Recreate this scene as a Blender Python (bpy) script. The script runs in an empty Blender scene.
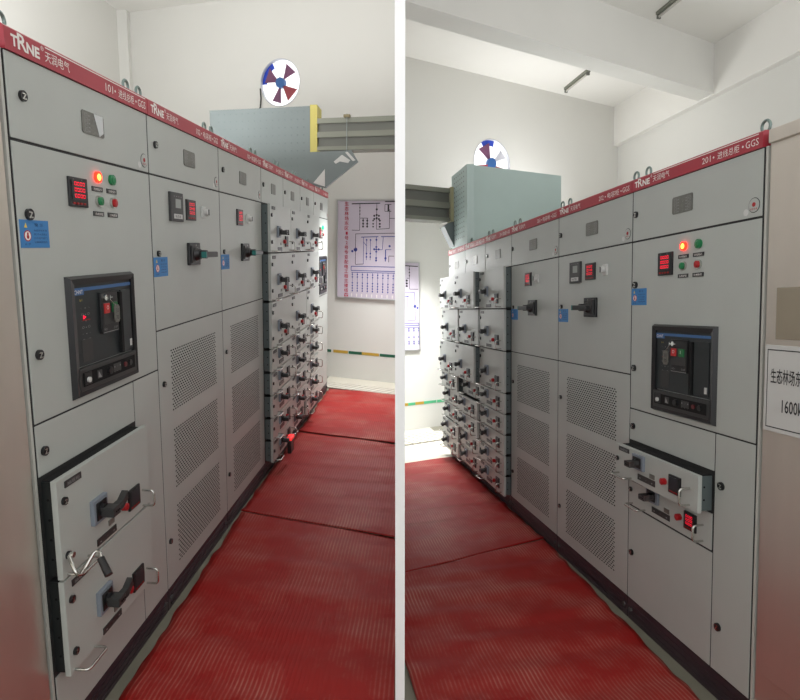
import bpy, bmesh, math, random
from mathutils import Matrix, Vector
PI = math.pi
random.seed(7)
SC = bpy.context.scene
COL = SC.collection

# ------------------------------------------------------------------ camera and the two rooms
# Two switch rooms lie side by side, parted by an added white wall for the gap between views; the camera stands at that wall's end.
TH = math.radians(6.95)
CT, ST = math.cos(TH), math.sin(TH)
CAMZ = 1.6
def cam2world(c):
    x, y, z = c
    return Vector((x, y * ST + z * CT, CAMZ + y * CT - z * ST))
ROOM = {
 'L': ([[0.050104, 0.999712, 0.023766], [0.170962, -0.032039, 0.984795], [0.985272, -0.045279, -0.172087]], [-1.079504, -1.315423, 1.917914]),
 'R': ([[-0.173794, -0.985978, -0.011980], [0.066380, -0.023851, 0.997516], [0.983814, -0.172566, -0.069421]], [1.254111, -1.365249, 2.164091])}
SG = {'L': 1, 'R': -1}
KZ = {'L': 1.0, 'R': 0.9575}
def room_matrix(s):
    R, t = ROOM[s]
    def mp(u, n, z):
        return cam2world([R[i][0]*u + R[i][1]*n + R[i][2]*z + t[i] for i in range(3)])
    o = mp(0, 0, 0)
    ex = mp(SG[s], 0, 0) - o; ey = mp(0, -1, 0) - o; ez = mp(0, 0, 1) - o
    ex.normalize(); ez = (ez - ex*ez.dot(ex)).normalized(); ey = ez.cross(ex)
    M = Matrix.Identity(4)
    for i, e in enumerate((ex, ey, ez)):
        for j in range(3): M[j][i] = e[j]
    M.translation = o
    return M
RM = {s: room_matrix(s) for s in 'LR'}
def frame(s, u, n, z, du=None, dn=None):
    """local frame of a thing: origin at (u along the row, n out of the row, z up), X axis = (du,dn)"""
    if du is None: du, dn = SG[s], 0
    x = Vector((SG[s]*du, -dn, 0)).normalized()
    zz = Vector((0, 0, 1)); y = zz.cross(x)
    M = Matrix.Identity(4)
    for i, e in enumerate((x, y, zz)):
        for j in range(3): M[j][i] = e[j]
    M.translation = Vector((SG[s]*u, -n, z))
    return RM[s] @ M

# ------------------------------------------------------------------ materials
def lin(c):
    return tuple(((v/255)/12.92 if v/255 <= .04045 else ((v/255+.055)/1.055)**2.4) for v in c) + (1,)
MATS = {}
def mat(name, rgb, rough=.5, metal=0, emis=0, noise=0, scale=8, bump=0, spec=None, stretch=None, ecol=None):
    if name in MATS: return MATS[name]
    m = bpy.data.materials.new(name); m.use_nodes = True
    nt = m.node_tree; b = nt.nodes['Principled BSDF']
    b.inputs['Base Color'].default_value = lin(rgb)
    b.inputs['Roughness'].default_value = rough
    b.inputs['Metallic'].default_value = metal
    if spec is not None: b.inputs['Specular IOR Level'].default_value = spec
    if emis:
        b.inputs['Emission Color'].default_value = lin(ecol or rgb); b.inputs['Emission Strength'].default_value = emis
    if noise or bump:
        tc = nt.nodes.new('ShaderNodeTexCoord'); mp = nt.nodes.new('ShaderNodeMapping')
        if stretch: mp.inputs['Scale'].default_value = stretch
        nz = nt.nodes.new('ShaderNodeTexNoise'); nz.inputs['Scale'].default_value = scale; nz.inputs['Detail'].default_value = 6
        nt.links.new(tc.outputs['Object'], mp.inputs['Vector']); nt.links.new(mp.outputs[0], nz.inputs['Vector'])
        if noise:
            rp = nt.nodes.new('ShaderNodeValToRGB')
            rp.color_ramp.elements[0].position = .3; rp.color_ramp.elements[1].position = .7
            c = lin(rgb)
            rp.color_ramp.elements[0].color = tuple(v*(1-noise) for v in c[:3]) + (1,)
            rp.color_ramp.elements[1].color = tuple(min(1, v*(1+noise)) for v in c[:3]) + (1,)
            nt.links.new(nz.outputs['Fac'], rp.inputs[0]); nt.links.new(rp.outputs[0], b.inputs['Base Color'])
        if bump:
            bp = nt.nodes.new('ShaderNodeBump'); bp.inputs['Strength'].default_value = bump; bp.inputs['Distance'].default_value = .01
            nt.links.new(nz.outputs['Fac'], bp.inputs['Height']); nt.links.new(bp.outputs[0], b.inputs['Normal'])
    MATS[name] = m
    return m
PAINT = mat('grey_paint', (180, 184, 179), .40, noise=.025, scale=5)
EDGE = mat('paint_edge', (190, 190, 183), .4)
DARK = mat('dark_gap', (38, 38, 38), .7)
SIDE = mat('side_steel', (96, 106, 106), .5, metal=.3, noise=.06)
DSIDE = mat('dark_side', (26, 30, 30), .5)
BLACK = mat('black_plastic', (26, 26, 28), .35)
BLACK2 = mat('charcoal_plastic', (52, 52, 52), .4)
FACE = mat('breaker_face', (38, 44, 46), .4)
HOLESHADE = mat('hole_shade', (7, 8, 9), .9)  # flat near-black that paints the shade inside holes and recesses
PLINTH = mat('plinth_paint', (58, 46, 52), .35, noise=.08)
RED = mat('header_red', (168, 48, 62), .4, noise=.03)
WTXT = mat('print_white', (240, 235, 230), .6)
GTXT = mat('print_grey', (150, 150, 150), .6)
PLATE = mat('nameplate_steel', (120, 120, 114), .35, metal=.4, noise=.12, scale=90)
MIRROR = mat('nameplate_bright', (215, 218, 222), .12, metal=1)
CHROME = mat('chrome', (205, 205, 200), .25, metal=1)
STEEL = mat('galvanised', (150, 158, 156), .4, metal=.6)
LED = mat('led_red', (255, 20, 60), .5, emis=.9, ecol=(255, 10, 50))
ROWD = mat('led_off', (66, 50, 72), .5)
LEDDIM = mat('led_dim', (150, 20, 20), .5)
REDBTN = mat('red_button', (170, 20, 28), .35)
GREENBTN = mat('green_button', (20, 120, 70), .3)
LAMPR = mat('lamp_red', (255, 40, 20), .4, emis=3.2, ecol=(255, 34, 16))
LAMPC = mat('lamp_core', (255, 150, 60), .4, emis=5, ecol=(255, 140, 50))
GREENLED = mat('lamp_green_lit', (60, 240, 150), .4, emis=1.2, ecol=(30, 220, 110))
STICK = mat('sticker_blue', (58, 128, 190), .5)
STICKD = mat('sticker_print', (30, 60, 100), .6)
YEL = mat('yellow_print', (225, 200, 90), .6)
WHITEP = mat('white_plastic', (205, 205, 202), .45)
BLUEBAR = mat('blue_bar', (58, 100, 150), .4)
SWPL = mat('switch_plate', (128, 136, 146), .5)
LCD = mat('lcd', (150, 155, 150), .3)
STAIN = mat('stainless', (222, 214, 203), .33, metal=.82, noise=.10, scale=3, stretch=(1, 1, .35), bump=.02)
WALL = mat('wall_paint', (226, 225, 220), .75, noise=.012, scale=1.2, bump=.03)
CEIL = mat('ceiling_paint', (238, 236, 231), .8, noise=.012, scale=1.0)
BEAMM = mat('beam_paint', (228, 227, 222), .8, noise=.02, scale=1.5)
FLOOR = mat('floor_paint', (134, 131, 116), .45, noise=.08, scale=6, bump=.05)
FARLIT = mat('floor_far_lit', (214, 209, 194), .4, noise=.04, scale=4)  # paler floor copy, the far end's bright light put into its colour
PARTW = mat('gap_white', (254, 254, 254), .7)
DUCT = mat('duct_grey', (118, 127, 127), .5, noise=.03, scale=3)
DUCTT = mat('duct_teal', (184, 203, 199), .45, noise=.03, scale=3)
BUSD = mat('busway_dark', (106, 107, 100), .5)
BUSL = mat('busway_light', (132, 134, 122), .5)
YELLOW = mat('yellow_flange', (200, 188, 104), .5)
DARKM = mat('dark_metal', (80, 82, 82), .5)
RINGM = mat('eyebolt_green', (128, 145, 140), .4, metal=.6)
PINKP = mat('board_lilac', (206, 196, 210), .35)
PRED = mat('board_red', (190, 30, 60), .6)
PBLK = mat('board_black', (30, 26, 36), .6)
PBLU = mat('board_blue', (60, 70, 150), .6)
FRM = mat('board_frame', (205, 205, 205), .3, metal=.6)
BLUEF = mat('fan_blue', (35, 70, 190), .4)
MAUVE = mat('fan_blade', (118, 72, 104), .5)
FRED = mat('fan_red', (150, 60, 70), .5)
GRT = mat('grate', (208, 203, 190), .45, noise=.03)
GREENS = mat('stripe_green', (30, 95, 72), .6)
YELS = mat('stripe_yellow', (196, 160, 62), .6)
GREENS2 = mat('stripe_green_light', (90, 190, 140), .6)

def mat_mat():
    m = bpy.data.materials.new('ribbed_red_rubber'); m.use_nodes = True
    nt = m.node_tree; b = nt.nodes['Principled BSDF']; N = nt.nodes.new; L = nt.links.new
    b.inputs['Roughness'].default_value = .48
    b.inputs['Specular IOR Level'].default_value = .26
    tc = N('ShaderNodeTexCoord'); sp = N('ShaderNodeSeparateXYZ'); L(tc.outputs['Object'], sp.inputs[0])
    mu = N('ShaderNodeMath'); mu.operation = 'MULTIPLY'; mu.inputs[1].default_value = 2*PI/.018; L(sp.outputs['X'], mu.inputs[0])
    sn = N('ShaderNodeMath'); sn.operation = 'SINE'; L(mu.outputs[0], sn.inputs[0])
    ab = N('ShaderNodeMath'); ab.operation = 'POWER'; ab.inputs[1].default_value = 6
    a0 = N('ShaderNodeMath'); a0.operation = 'MULTIPLY_ADD'; a0.inputs[1].default_value = .5; a0.inputs[2].default_value = .5
    L(sn.outputs[0], a0.inputs[0]); L(a0.outputs[0], ab.inputs[0]); ab.inputs[1].default_value = 3
    bp = N('ShaderNodeBump'); bp.inputs['Strength'].default_value = .3; bp.inputs['Distance'].default_value = .002
    L(ab.outputs[0], bp.inputs['Height']); L(bp.outputs[0], b.inputs['Normal'])
    nz = N('ShaderNodeTexNoise'); nz.inputs['Scale'].default_value = 2.2; nz.inputs['Detail'].default_value = 8; nz.inputs['Roughness'].default_value = .65
    L(tc.outputs['Object'], nz.inputs['Vector'])
    rp = N('ShaderNodeValToRGB'); rp.color_ramp.elements[0].position = .46; rp.color_ramp.elements[1].position = .74
    rp.color_ramp.elements[0].color = (0, 0, 0, 1); rp.color_ramp.elements[1].color = (1, 1, 1, 1)
    L(nz.outputs['Fac'], rp.inputs[0])
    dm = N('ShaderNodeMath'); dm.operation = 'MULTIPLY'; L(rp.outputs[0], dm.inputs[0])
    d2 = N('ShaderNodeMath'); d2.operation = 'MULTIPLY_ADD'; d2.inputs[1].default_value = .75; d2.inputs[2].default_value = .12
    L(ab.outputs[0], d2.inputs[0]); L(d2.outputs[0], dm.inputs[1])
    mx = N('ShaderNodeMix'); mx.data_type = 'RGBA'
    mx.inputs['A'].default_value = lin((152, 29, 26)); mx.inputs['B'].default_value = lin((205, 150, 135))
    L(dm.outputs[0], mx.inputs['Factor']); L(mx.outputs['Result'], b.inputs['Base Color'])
    return m
MATM = mat_mat()

# ------------------------------------------------------------------ mesh builder
_txt = {}
def text_geo(s, size, bold=0.0):
    k = (s, size, bold)
    if k in _txt: return _txt[k]
    cu = bpy.data.curves.new('lettering', 'FONT'); cu.body = s; cu.size = size; cu.offset = bold; cu.resolution_u = 2
    o = bpy.data.objects.new('lettering', cu); COL.objects.link(o)
    dg = bpy.context.evaluated_depsgraph_get(); dg.update()
    me = bpy.data.meshes.new_from_object(o.evaluated_get(dg))
    vs = [tuple(v.co) for v in me.vertices]; fs = [tuple(p.vertices) for p in me.polygons]
    bpy.data.objects.remove(o); bpy.data.curves.remove(cu); bpy.data.meshes.remove(me)
    _txt[k] = (vs, fs)
    return _txt[k]

class MB:
    def __init__(s): s.v = []; s.f = []; s.m = []; s.ms = []; s.smooth = set()
    def mi(s, m):
        if m not in s.ms: s.ms.append(m)
        return s.ms.index(m)
    def add(s, vs, fs, m, smooth=False):
        b = len(s.v); k = s.mi(m); s.v += [tuple(p) for p in vs]
        for f in fs:
            if smooth: s.smooth.add(len(s.f))
            s.f.append(tuple(b+i for i in f)); s.m.append(k)
        return s
    def box(s, x0, x1, y0, y1, z0, z1, m, bev=0):
        if bev:
            bm = bmesh.new(); bmesh.ops.create_cube(bm, size=1)
            for v in bm.verts: v.co = Vector(((x0+x1)/2+v.co.x*(x1-x0), (y0+y1)/2+v.co.y*(y1-y0), (z0+z1)/2+v.co.z*(z1-z0)))
            bmesh.ops.bevel(bm, geom=list(bm.edges), offset=bev, segments=2, affect='EDGES', profile=.6)
            bm.verts.index_update()
            s.add([v.co[:] for v in bm.verts], [[v.index for v in f.verts] for f in bm.faces], m); bm.free(); return s
        vs = [(x0,y0,z0),(x1,y0,z0),(x1,y1,z0),(x0,y1,z0),(x0,y0,z1),(x1,y0,z1),(x1,y1,z1),(x0,y1,z1)]
        return s.add(vs, [(3,2,1,0),(4,5,6,7),(0,1,5,4),(1,2,6,5),(2,3,7,6),(3,0,4,7)], m)
    def quad(s, pts, m): return s.add(pts, [tuple(range(len(pts)))], m)
    def cyl(s, c, ax, r, h, m, seg=20, r2=None):
        """disc from c along ax for h"""
        r2 = r if r2 is None else r2
        ax = Vector(ax).normalized(); t = Vector((0,0,1)) if abs(ax.z) < .9 else Vector((1,0,0))
        a = ax.cross(t).normalized(); b = ax.cross(a); c = Vector(c); vs = []
        for k, (o, rr) in enumerate(((0, r), (h, r2))):
            for i in range(seg):
                w = 2*PI*i/seg; vs.append(tuple(c+ax*o+a*(rr*math.cos(w))+b*(rr*math.sin(w))))
        s.add(vs, [(i, (i+1) % seg, seg+(i+1) % seg, seg+i) for i in range(seg)], m, smooth=True)
        s.add(vs[:seg], [tuple(range(seg))[::-1]], m); s.add(vs[seg:], [tuple(range(seg))], m)
        return s
    def tube(s, pts, r, m, seg=8, closed=False):
        P = [Vector(p) for p in pts]; n = len(P); rings = []; prev = None
        for i, p in enumerate(P):
            if closed: d = (P[(i+1) % n]-P[i-1])
            else: d = (P[min(i+1, n-1)]-P[max(i-1, 0)])
            d.normalize()
            if prev is None:
                t = Vector((0,0,1)) if abs(d.z) < .9 else Vector((1,0,0)); a = d.cross(t).normalized()
            else: a = (prev - d*prev.dot(d)).normalized()
            prev = a; b = d.cross(a)
            rings.append([tuple(p+a*(r*math.cos(2*PI*k/seg))+b*(r*math.sin(2*PI*k/seg))) for k in range(seg)])
        vs = [q for g in rings for q in g]; fs = []
        for i in range(n if closed else n-1):
            j = (i+1) % n
            for k in range(seg): fs.append((i*seg+k, i*seg+(k+1) % seg, j*seg+(k+1) % seg, j*seg+k))
        s.add(vs, fs, m, smooth=True)
        if not closed:
            s.add(rings[0], [tuple(range(seg))[::-1]], m); s.add(rings[-1], [tuple(range(seg))], m)
        return s
    def prism(s, poly, a0, a1, m, axis='y', shear=None):
        """extrude a polygon; axis y: poly in (x,z); axis x: poly in (y,z); axis z: poly in (x,y)"""
        n = len(poly)
        def P(p, a):
            return {'y': (p[0], a, p[1]), 'x': (a, p[0], p[1]), 'z': (p[0], p[1], a)}[axis]
        vs = [P(p, a0) for p in poly] + [P(p, a1) for p in poly]
        fs = [tuple(range(n)), tuple(range(n, 2*n))[::-1]] + [(i, n+i, n+(i+1) % n, (i+1) % n) for i in range(n)]
        return s.add(vs, fs, m)
    def text(s, t, x, z, size, m, y=0.0, w=None, bold=0.0, slant=0):
        """lettering on a face looking towards -Y, lower left at (x,z); w = wanted width"""
        vs, fs = text_geo(t, 1.0, bold)
        if not vs: return s
        mx = max(v[0] for v in vs); mn = min(v[0] for v in vs); kx = size if w is None else w/(mx-mn)
        return s.add([(x+(v[0]-mn)*kx+slant*v[1]*size, y, z+v[1]*size) for v in vs], fs, m)
    def build(s, name, parent=None, M=None, recalc=True):
        me = bpy.data.meshes.new(name); me.from_pydata(s.v, [], s.f)
        for m in s.ms: me.materials.append(m)
        for i, p in enumerate(me.polygons):
            p.material_index = s.m[i]; p.use_smooth = i in s.smooth
        if recalc:
            bm = bmesh.new(); bm.from_mesh(me); bmesh.ops.recalc_face_normals(bm, faces=bm.faces); bm.to_mesh(me); bm.free()
        me.update()
        o = bpy.data.objects.new(name, me); COL.objects.link(o)
        if parent is not None: o.parent = parent
        if M is not None:
            if parent is None: o.matrix_world = M
            else: o.matrix_basis = M
        return o
def T(x, y, z): return Matrix.Translation((x, y, z))
def thing(name, label, cat, M, group=None):
    o = bpy.data.objects.new(name, None); COL.objects.link(o); o.matrix_world = M
    o.empty_display_size = .1
    tag(o, label, cat, group); return o
def tag(o, label, cat, group=None, kind=None):
    o['label'] = label; o['category'] = cat
    if group: o['group'] = group
    if kind: o['kind'] = kind
    return o
def struct(o): o['kind'] = 'structure'; return o
def dup(o, parent, M):
    c = o.copy(); COL.objects.link(c); c.parent = parent; c.matrix_basis = M
    for ch in o.children:
        d = ch.copy(); COL.objects.link(d); d.parent = c
        d.matrix_basis = ch.matrix_basis.copy()
    return c
HALF = .0165
def clip(o, s, gap=HALF):
    """end a mesh at the added dividing wall"""
    M = o.matrix_basis if o.parent is None else o.parent.matrix_basis @ o.matrix_basis
    sx = -1 if s == 'L' else 1
    co = M.inverted() @ Vector((sx*gap, 0, 0)); no = (M.to_3x3().transposed() @ Vector((-sx, 0, 0))).normalized()
    bm = bmesh.new(); bm.from_mesh(o.data)
    r = bmesh.ops.bisect_plane(bm, geom=list(bm.verts)+list(bm.edges)+list(bm.faces), plane_co=co, plane_no=no, clear_outer=True)
    ed = [e for e in r['geom_cut'] if isinstance(e, bmesh.types.BMEdge)]
    try: bmesh.ops.holes_fill(bm, edges=ed)
    except Exception: pass
    bm.to_mesh(o.data); bm.free(); return o

# ------------------------------------------------------------------ small fittings (all face -Y)
def lock(parent, x, z, r=.0145, y=-.002):
    b = MB(); b.cyl((0, .002, 0), (0, -1, 0), r, .008, BLACK, 20)
    b.box(-r*.55, r*.55, -.0075, -.006, -r*.62, -r*.38, CHROME); b.box(-r*.55, r*.1, -.0075, -.006, r*.3, r*.52, CHROME)
    b.quad([(r*.25, -.0072, r*.5), (r*.5, -.0072, r*.4), (-r*.15, -.0072, -r*.5), (-r*.45, -.0072, -r*.4)], CHROME)
    return b.build('lock', parent, T(x, y, z))
SEG = {'0': 'abcdef', '1': 'bc', '2': 'abged', '3': 'abgcd', '4': 'fgbc', '5': 'afgcd', '6': 'afgedc', '7': 'abc', '8': 'abcdefg', '9': 'abfgcd'}
def seven(b, s, x, z, w, h, y, m):
    n = len(s.replace('.', '')); cw = w/n; i = 0; t = h*.13
    for ch in s:
        if ch == '.':
            b.quad([(x+i*cw-cw*.12, y, z), (x+i*cw-.0005, y, z), (x+i*cw-.0005, y, z+t), (x+i*cw-cw*.12, y, z+t)], m); continue
        x0 = x+i*cw+cw*.08; x1 = x+(i+1)*cw-cw*.2; zm = z+h/2
        R = {'a': (x0, x1, z+h-t, z+h), 'd': (x0, x1, z, z+t), 'g': (x0, x1, zm-t/2, zm+t/2), 'f': (x0, x0+t, zm, z+h), 'b': (x1-t, x1, zm, z+h), 'e': (x0, x0+t, z, zm), 'c': (x1-t, x1, z, zm)}
        for k in SEG[ch]:
            a = R[k]; b.quad([(a[0], y, a[2]), (a[1], y, a[2]), (a[1], y, a[3]), (a[0], y, a[3])], m)
        i += 1
def meter(parent, x, z, w, h, lit=True, rows=('0.00', '000', '0.00'), name='digital_meter', y=0):
    b = MB(); b.box(0, w, -.008, .002, 0, h, BLACK, .003)
    b.box(w*.1, w*.9, -.0095, -.007, h*.24, h*.9, FACE)
    for i, t in enumerate(rows):
        seven(b, t, w*.22, h*(.72-.205*i), w*.60, h*.12, -.0102, LED if lit else ROWD)
    for i in range(4): b.box(w*(.14+.19*i), w*(.25+.19*i), -.0098, -.008, h*.08, h*.15, LEDDIM)
    b.text('PA', w*.2, h*.9, h*.05, GTXT, -.0086); b.text('kWh', w*.62, h*.9, h*.05, GTXT, -.0086)
    return b.build(name, parent, T(x, y, z))
def label_plate(parent, x, z, w, h, txt=None, y=0, m=None, tm=None, name='label_plate'):
    b = MB(); b.box(0, w, -.003, .001, 0, h, m or BLACK2)
    if txt: b.text(txt, w*.12, h*.24, h*.6, tm or WTXT, -.0034, w=w*.76)
    return b.build(name, parent, T(x, y, z))
def button(parent, x, z, r, m, ring=None, name='push_button', lab=None, out=.018):
    b = MB()
    if ring: b.cyl((0, .001, 0), (0, -1, 0), r*1.12, out*.7, ring, 20)
    b.cyl((0, .001, 0), (0, -1, 0), r*.86 if ring else r, out, m, 20)
    b.cyl((0, -out+.001, 0), (0, -1, 0), r*.8 if not ring else r*.7, .003, m, 20, r2=r*.5)
    o = b.build(name, parent, T(x, 0, z))
    if lab: o['label'] = lab
    return o
def u_handle(parent, pts, r=.0045, y=0):
    return MB().tube(pts, r, CHROME, 10).build('handle', parent, T(0, y, 0))
def rounded(p0, p1, out, rr=.014, up=(0, 0, 0)):
    """U shaped bow from p0 to p1 standing out by vector out"""
    p0, p1, o = Vector(p0), Vector(p1), Vector(out); d = (p1-p0).normalized(); on = o.normalized(); P = [p0, p0+o-on*rr]
    for k in range(1, 5):
        a = k/5*PI/2; P.append(p0+o-on*rr*(1-math.sin(a))+d*rr*(1-math.cos(a)))
    P.append(p0+o+d*rr); P.append(p1+o-d*rr)
    for k in range(1, 5):
        a = k/5*PI/2; P.append(p1+o-d*rr*(1-math.sin(a))-on*rr*(1-math.cos(a)))
    P += [p1+o-on*rr, p1]
    return P
def drawer_switch(parent, x, z, w, h, tilt=1, reach=.85):
    """bluish square plate, hub and a cranked black handle bar lying parallel to the door"""
    b = MB(); b.box(-w/2, w/2, -.014, .002, -h/2, h/2, SWPL, .003)
    b.box(-w*.36, w*.36, -.018, -.012, -h*.36, h*.36, BLACK, .003)
    b.cyl((0, -.014, 0), (0, -1, 0), h*.24, .016, BLACK, 16)
    b.box(-w*.12-.01, w*.30, -.066, -.022, -h*.24, h*.14, BLACK2, .004)
    bar = [(w*.1, -.05, -h*.05), (w*.45, -.058, h*.04), (w*reach, -.058, h*.28*tilt)]
    q = h*.16
    for a, c in ((bar[0], bar[1]), (bar[1], bar[2])):
        vs = [(a[0], a[1]-.011, a[2]-q), (a[0], a[1]+.011, a[2]-q), (a[0], a[1]+.011, a[2]+q), (a[0], a[1]-.011, a[2]+q),
              (c[0], c[1]-.011, c[2]-q), (c[0], c[1]+.011, c[2]-q), (c[0], c[1]+.011, c[2]+q), (c[0], c[1]-.011, c[2]+q)]
        b.add(vs, [(0,1,2,3), (7,6,5,4), (0,4,5,1), (1,5,6,2), (2,6,7,3), (3,7,4,0)], BLACK2)
    for k in range(3): b.cyl((-w*.04+k*w*.12, -.0655, -h*.05), (0, -1, 0), h*.035, .002, HOLESHADE, 8)
    return b.build('rotary_switch', parent, T(x, 0, z))

def drawer(parent, w, h, M, small=False, lit=False, lampc=REDBTN, depth=.32, lower_grip=True, tilt=1, reach=.85, side=None):
    """a pull-out unit; origin lower left of its front plate's outer face"""
    b = MB()
    b.box(.002, w-.002, 0, .018, .002, h-.002, PAINT, .002)
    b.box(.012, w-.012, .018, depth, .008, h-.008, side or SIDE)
    b.box(.016, w-.016, .018, depth-.01, h-.0085, h-.006, HOLESHADE)  # black sheet painting the dark inside of the open drawer top
    for k in range(2 if small else 4):
        zz = h*(k+1)/(3 if small else 5)
        for sx in (.0115, w-.0115): b.cyl((sx, .034, zz), (1 if sx > .1 else -1, 0, 0), .004, .001, HOLESHADE, 8)
    d = b.build('drawer', parent, M)
    if small:
        label_plate(d, .035, h*.80, .085, h*.13, '抽屉柜', y=0, tm=GTXT)
        lock(d, .022, h*.52, .0115); 
        drawer_switch(d, .205, h*.68, .085 if reach > .7 else .068, h*.44, tilt, reach)
        button(d, .392, h*.46, .014, lampc, name='indicator_lamp')
        meter(d, .425, h*.24, .075, h*.50, lit, rows=('00.0', '000', '0.00'))
        label_plate(d, .195, h*.16, .13, h*.17, '▪  ▫  ▪', tm=GTXT); label_plate(d, .285, h*.36, .035, h*.13, m=PLATE)
        u_handle(d, rounded((w-.05, 0, h*.14), (w-.05, 0, h*.58), (0, -.045, 0)))
        u_handle(d, rounded((.035, 0, h*.08), (.14, 0, h*.08), (0, -.045, 0)))
    else:
        label_plate(d, .04, h*.885, .085, h*.065, '抽屉柜', y=0, tm=GTXT)
        lock(d, .032, h*.77, .0125); lock(d, .032, h*.22, .0125)
        drawer_switch(d, .205, h*.44, .085 if reach > .7 else .07, .085 if reach > .7 else .08, tilt, reach)
        button(d, .365, h*.235, .014, lampc, name='indicator_lamp')
        meter(d, .40, h*.12, .082, .078, lit, rows=('00.0', '000', '0.00'))
        label_plate(d, .19, h*.04, .12, h*.075, '▪  ▫  ▪', tm=GTXT); label_plate(d, .265, h*.155, .035, h*.06, m=PLATE)
        u_handle(d, rounded((w-.062, 0, h*.045), (w-.062, 0, h*.24), (0, -.045, 0)))
        if lower_grip: u_handle(d, rounded((.025, 0, h*.035), (.135, 0, h*.035), (0, -.045, 0)))
    return d

def warning_sticker(parent, x, z, w, h):
    b = MB(); b.box(0, w, -.0012, .001, 0, h, STICK)
    y = -.0016
    b.text('警 示', w*.5, h*.78, h*.13, STICKD, y, w=w*.3)
    b.quad([(w*.14, y, h*.72), (w*.25, y, h*.72), (w*.195, y, h*.9)], YEL)
    b.cyl((w*.24, -.001, h*.43), (0, -1, 0), h*.2, .0006, REDBTN, 24); b.cyl((w*.24, -.0014, h*.43), (0, -1, 0), h*.16, .0006, WTXT, 24)
    b.cyl((w*.24, -.002, h*.39), (0, -1, 0), h*.07, .0004, REDBTN, 10); b.box(w*.215, w*.265, -.0026, -.002, h*.42, h*.55, REDBTN)
    for i, t in enumerate(('未经许可不得', '非工作人员禁止', '打开电气柜门', '注意高压危险')):
        b.text(t, w*.46, h*(.60-.14*i), h*.08, STICKD, y, w=w*.46)
    b.text('止步', w*.12, h*.1, h*.09, STICKD, y, w=w*.22)
    return b.build('warning_sticker', parent, T(x, 0, z))

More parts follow.
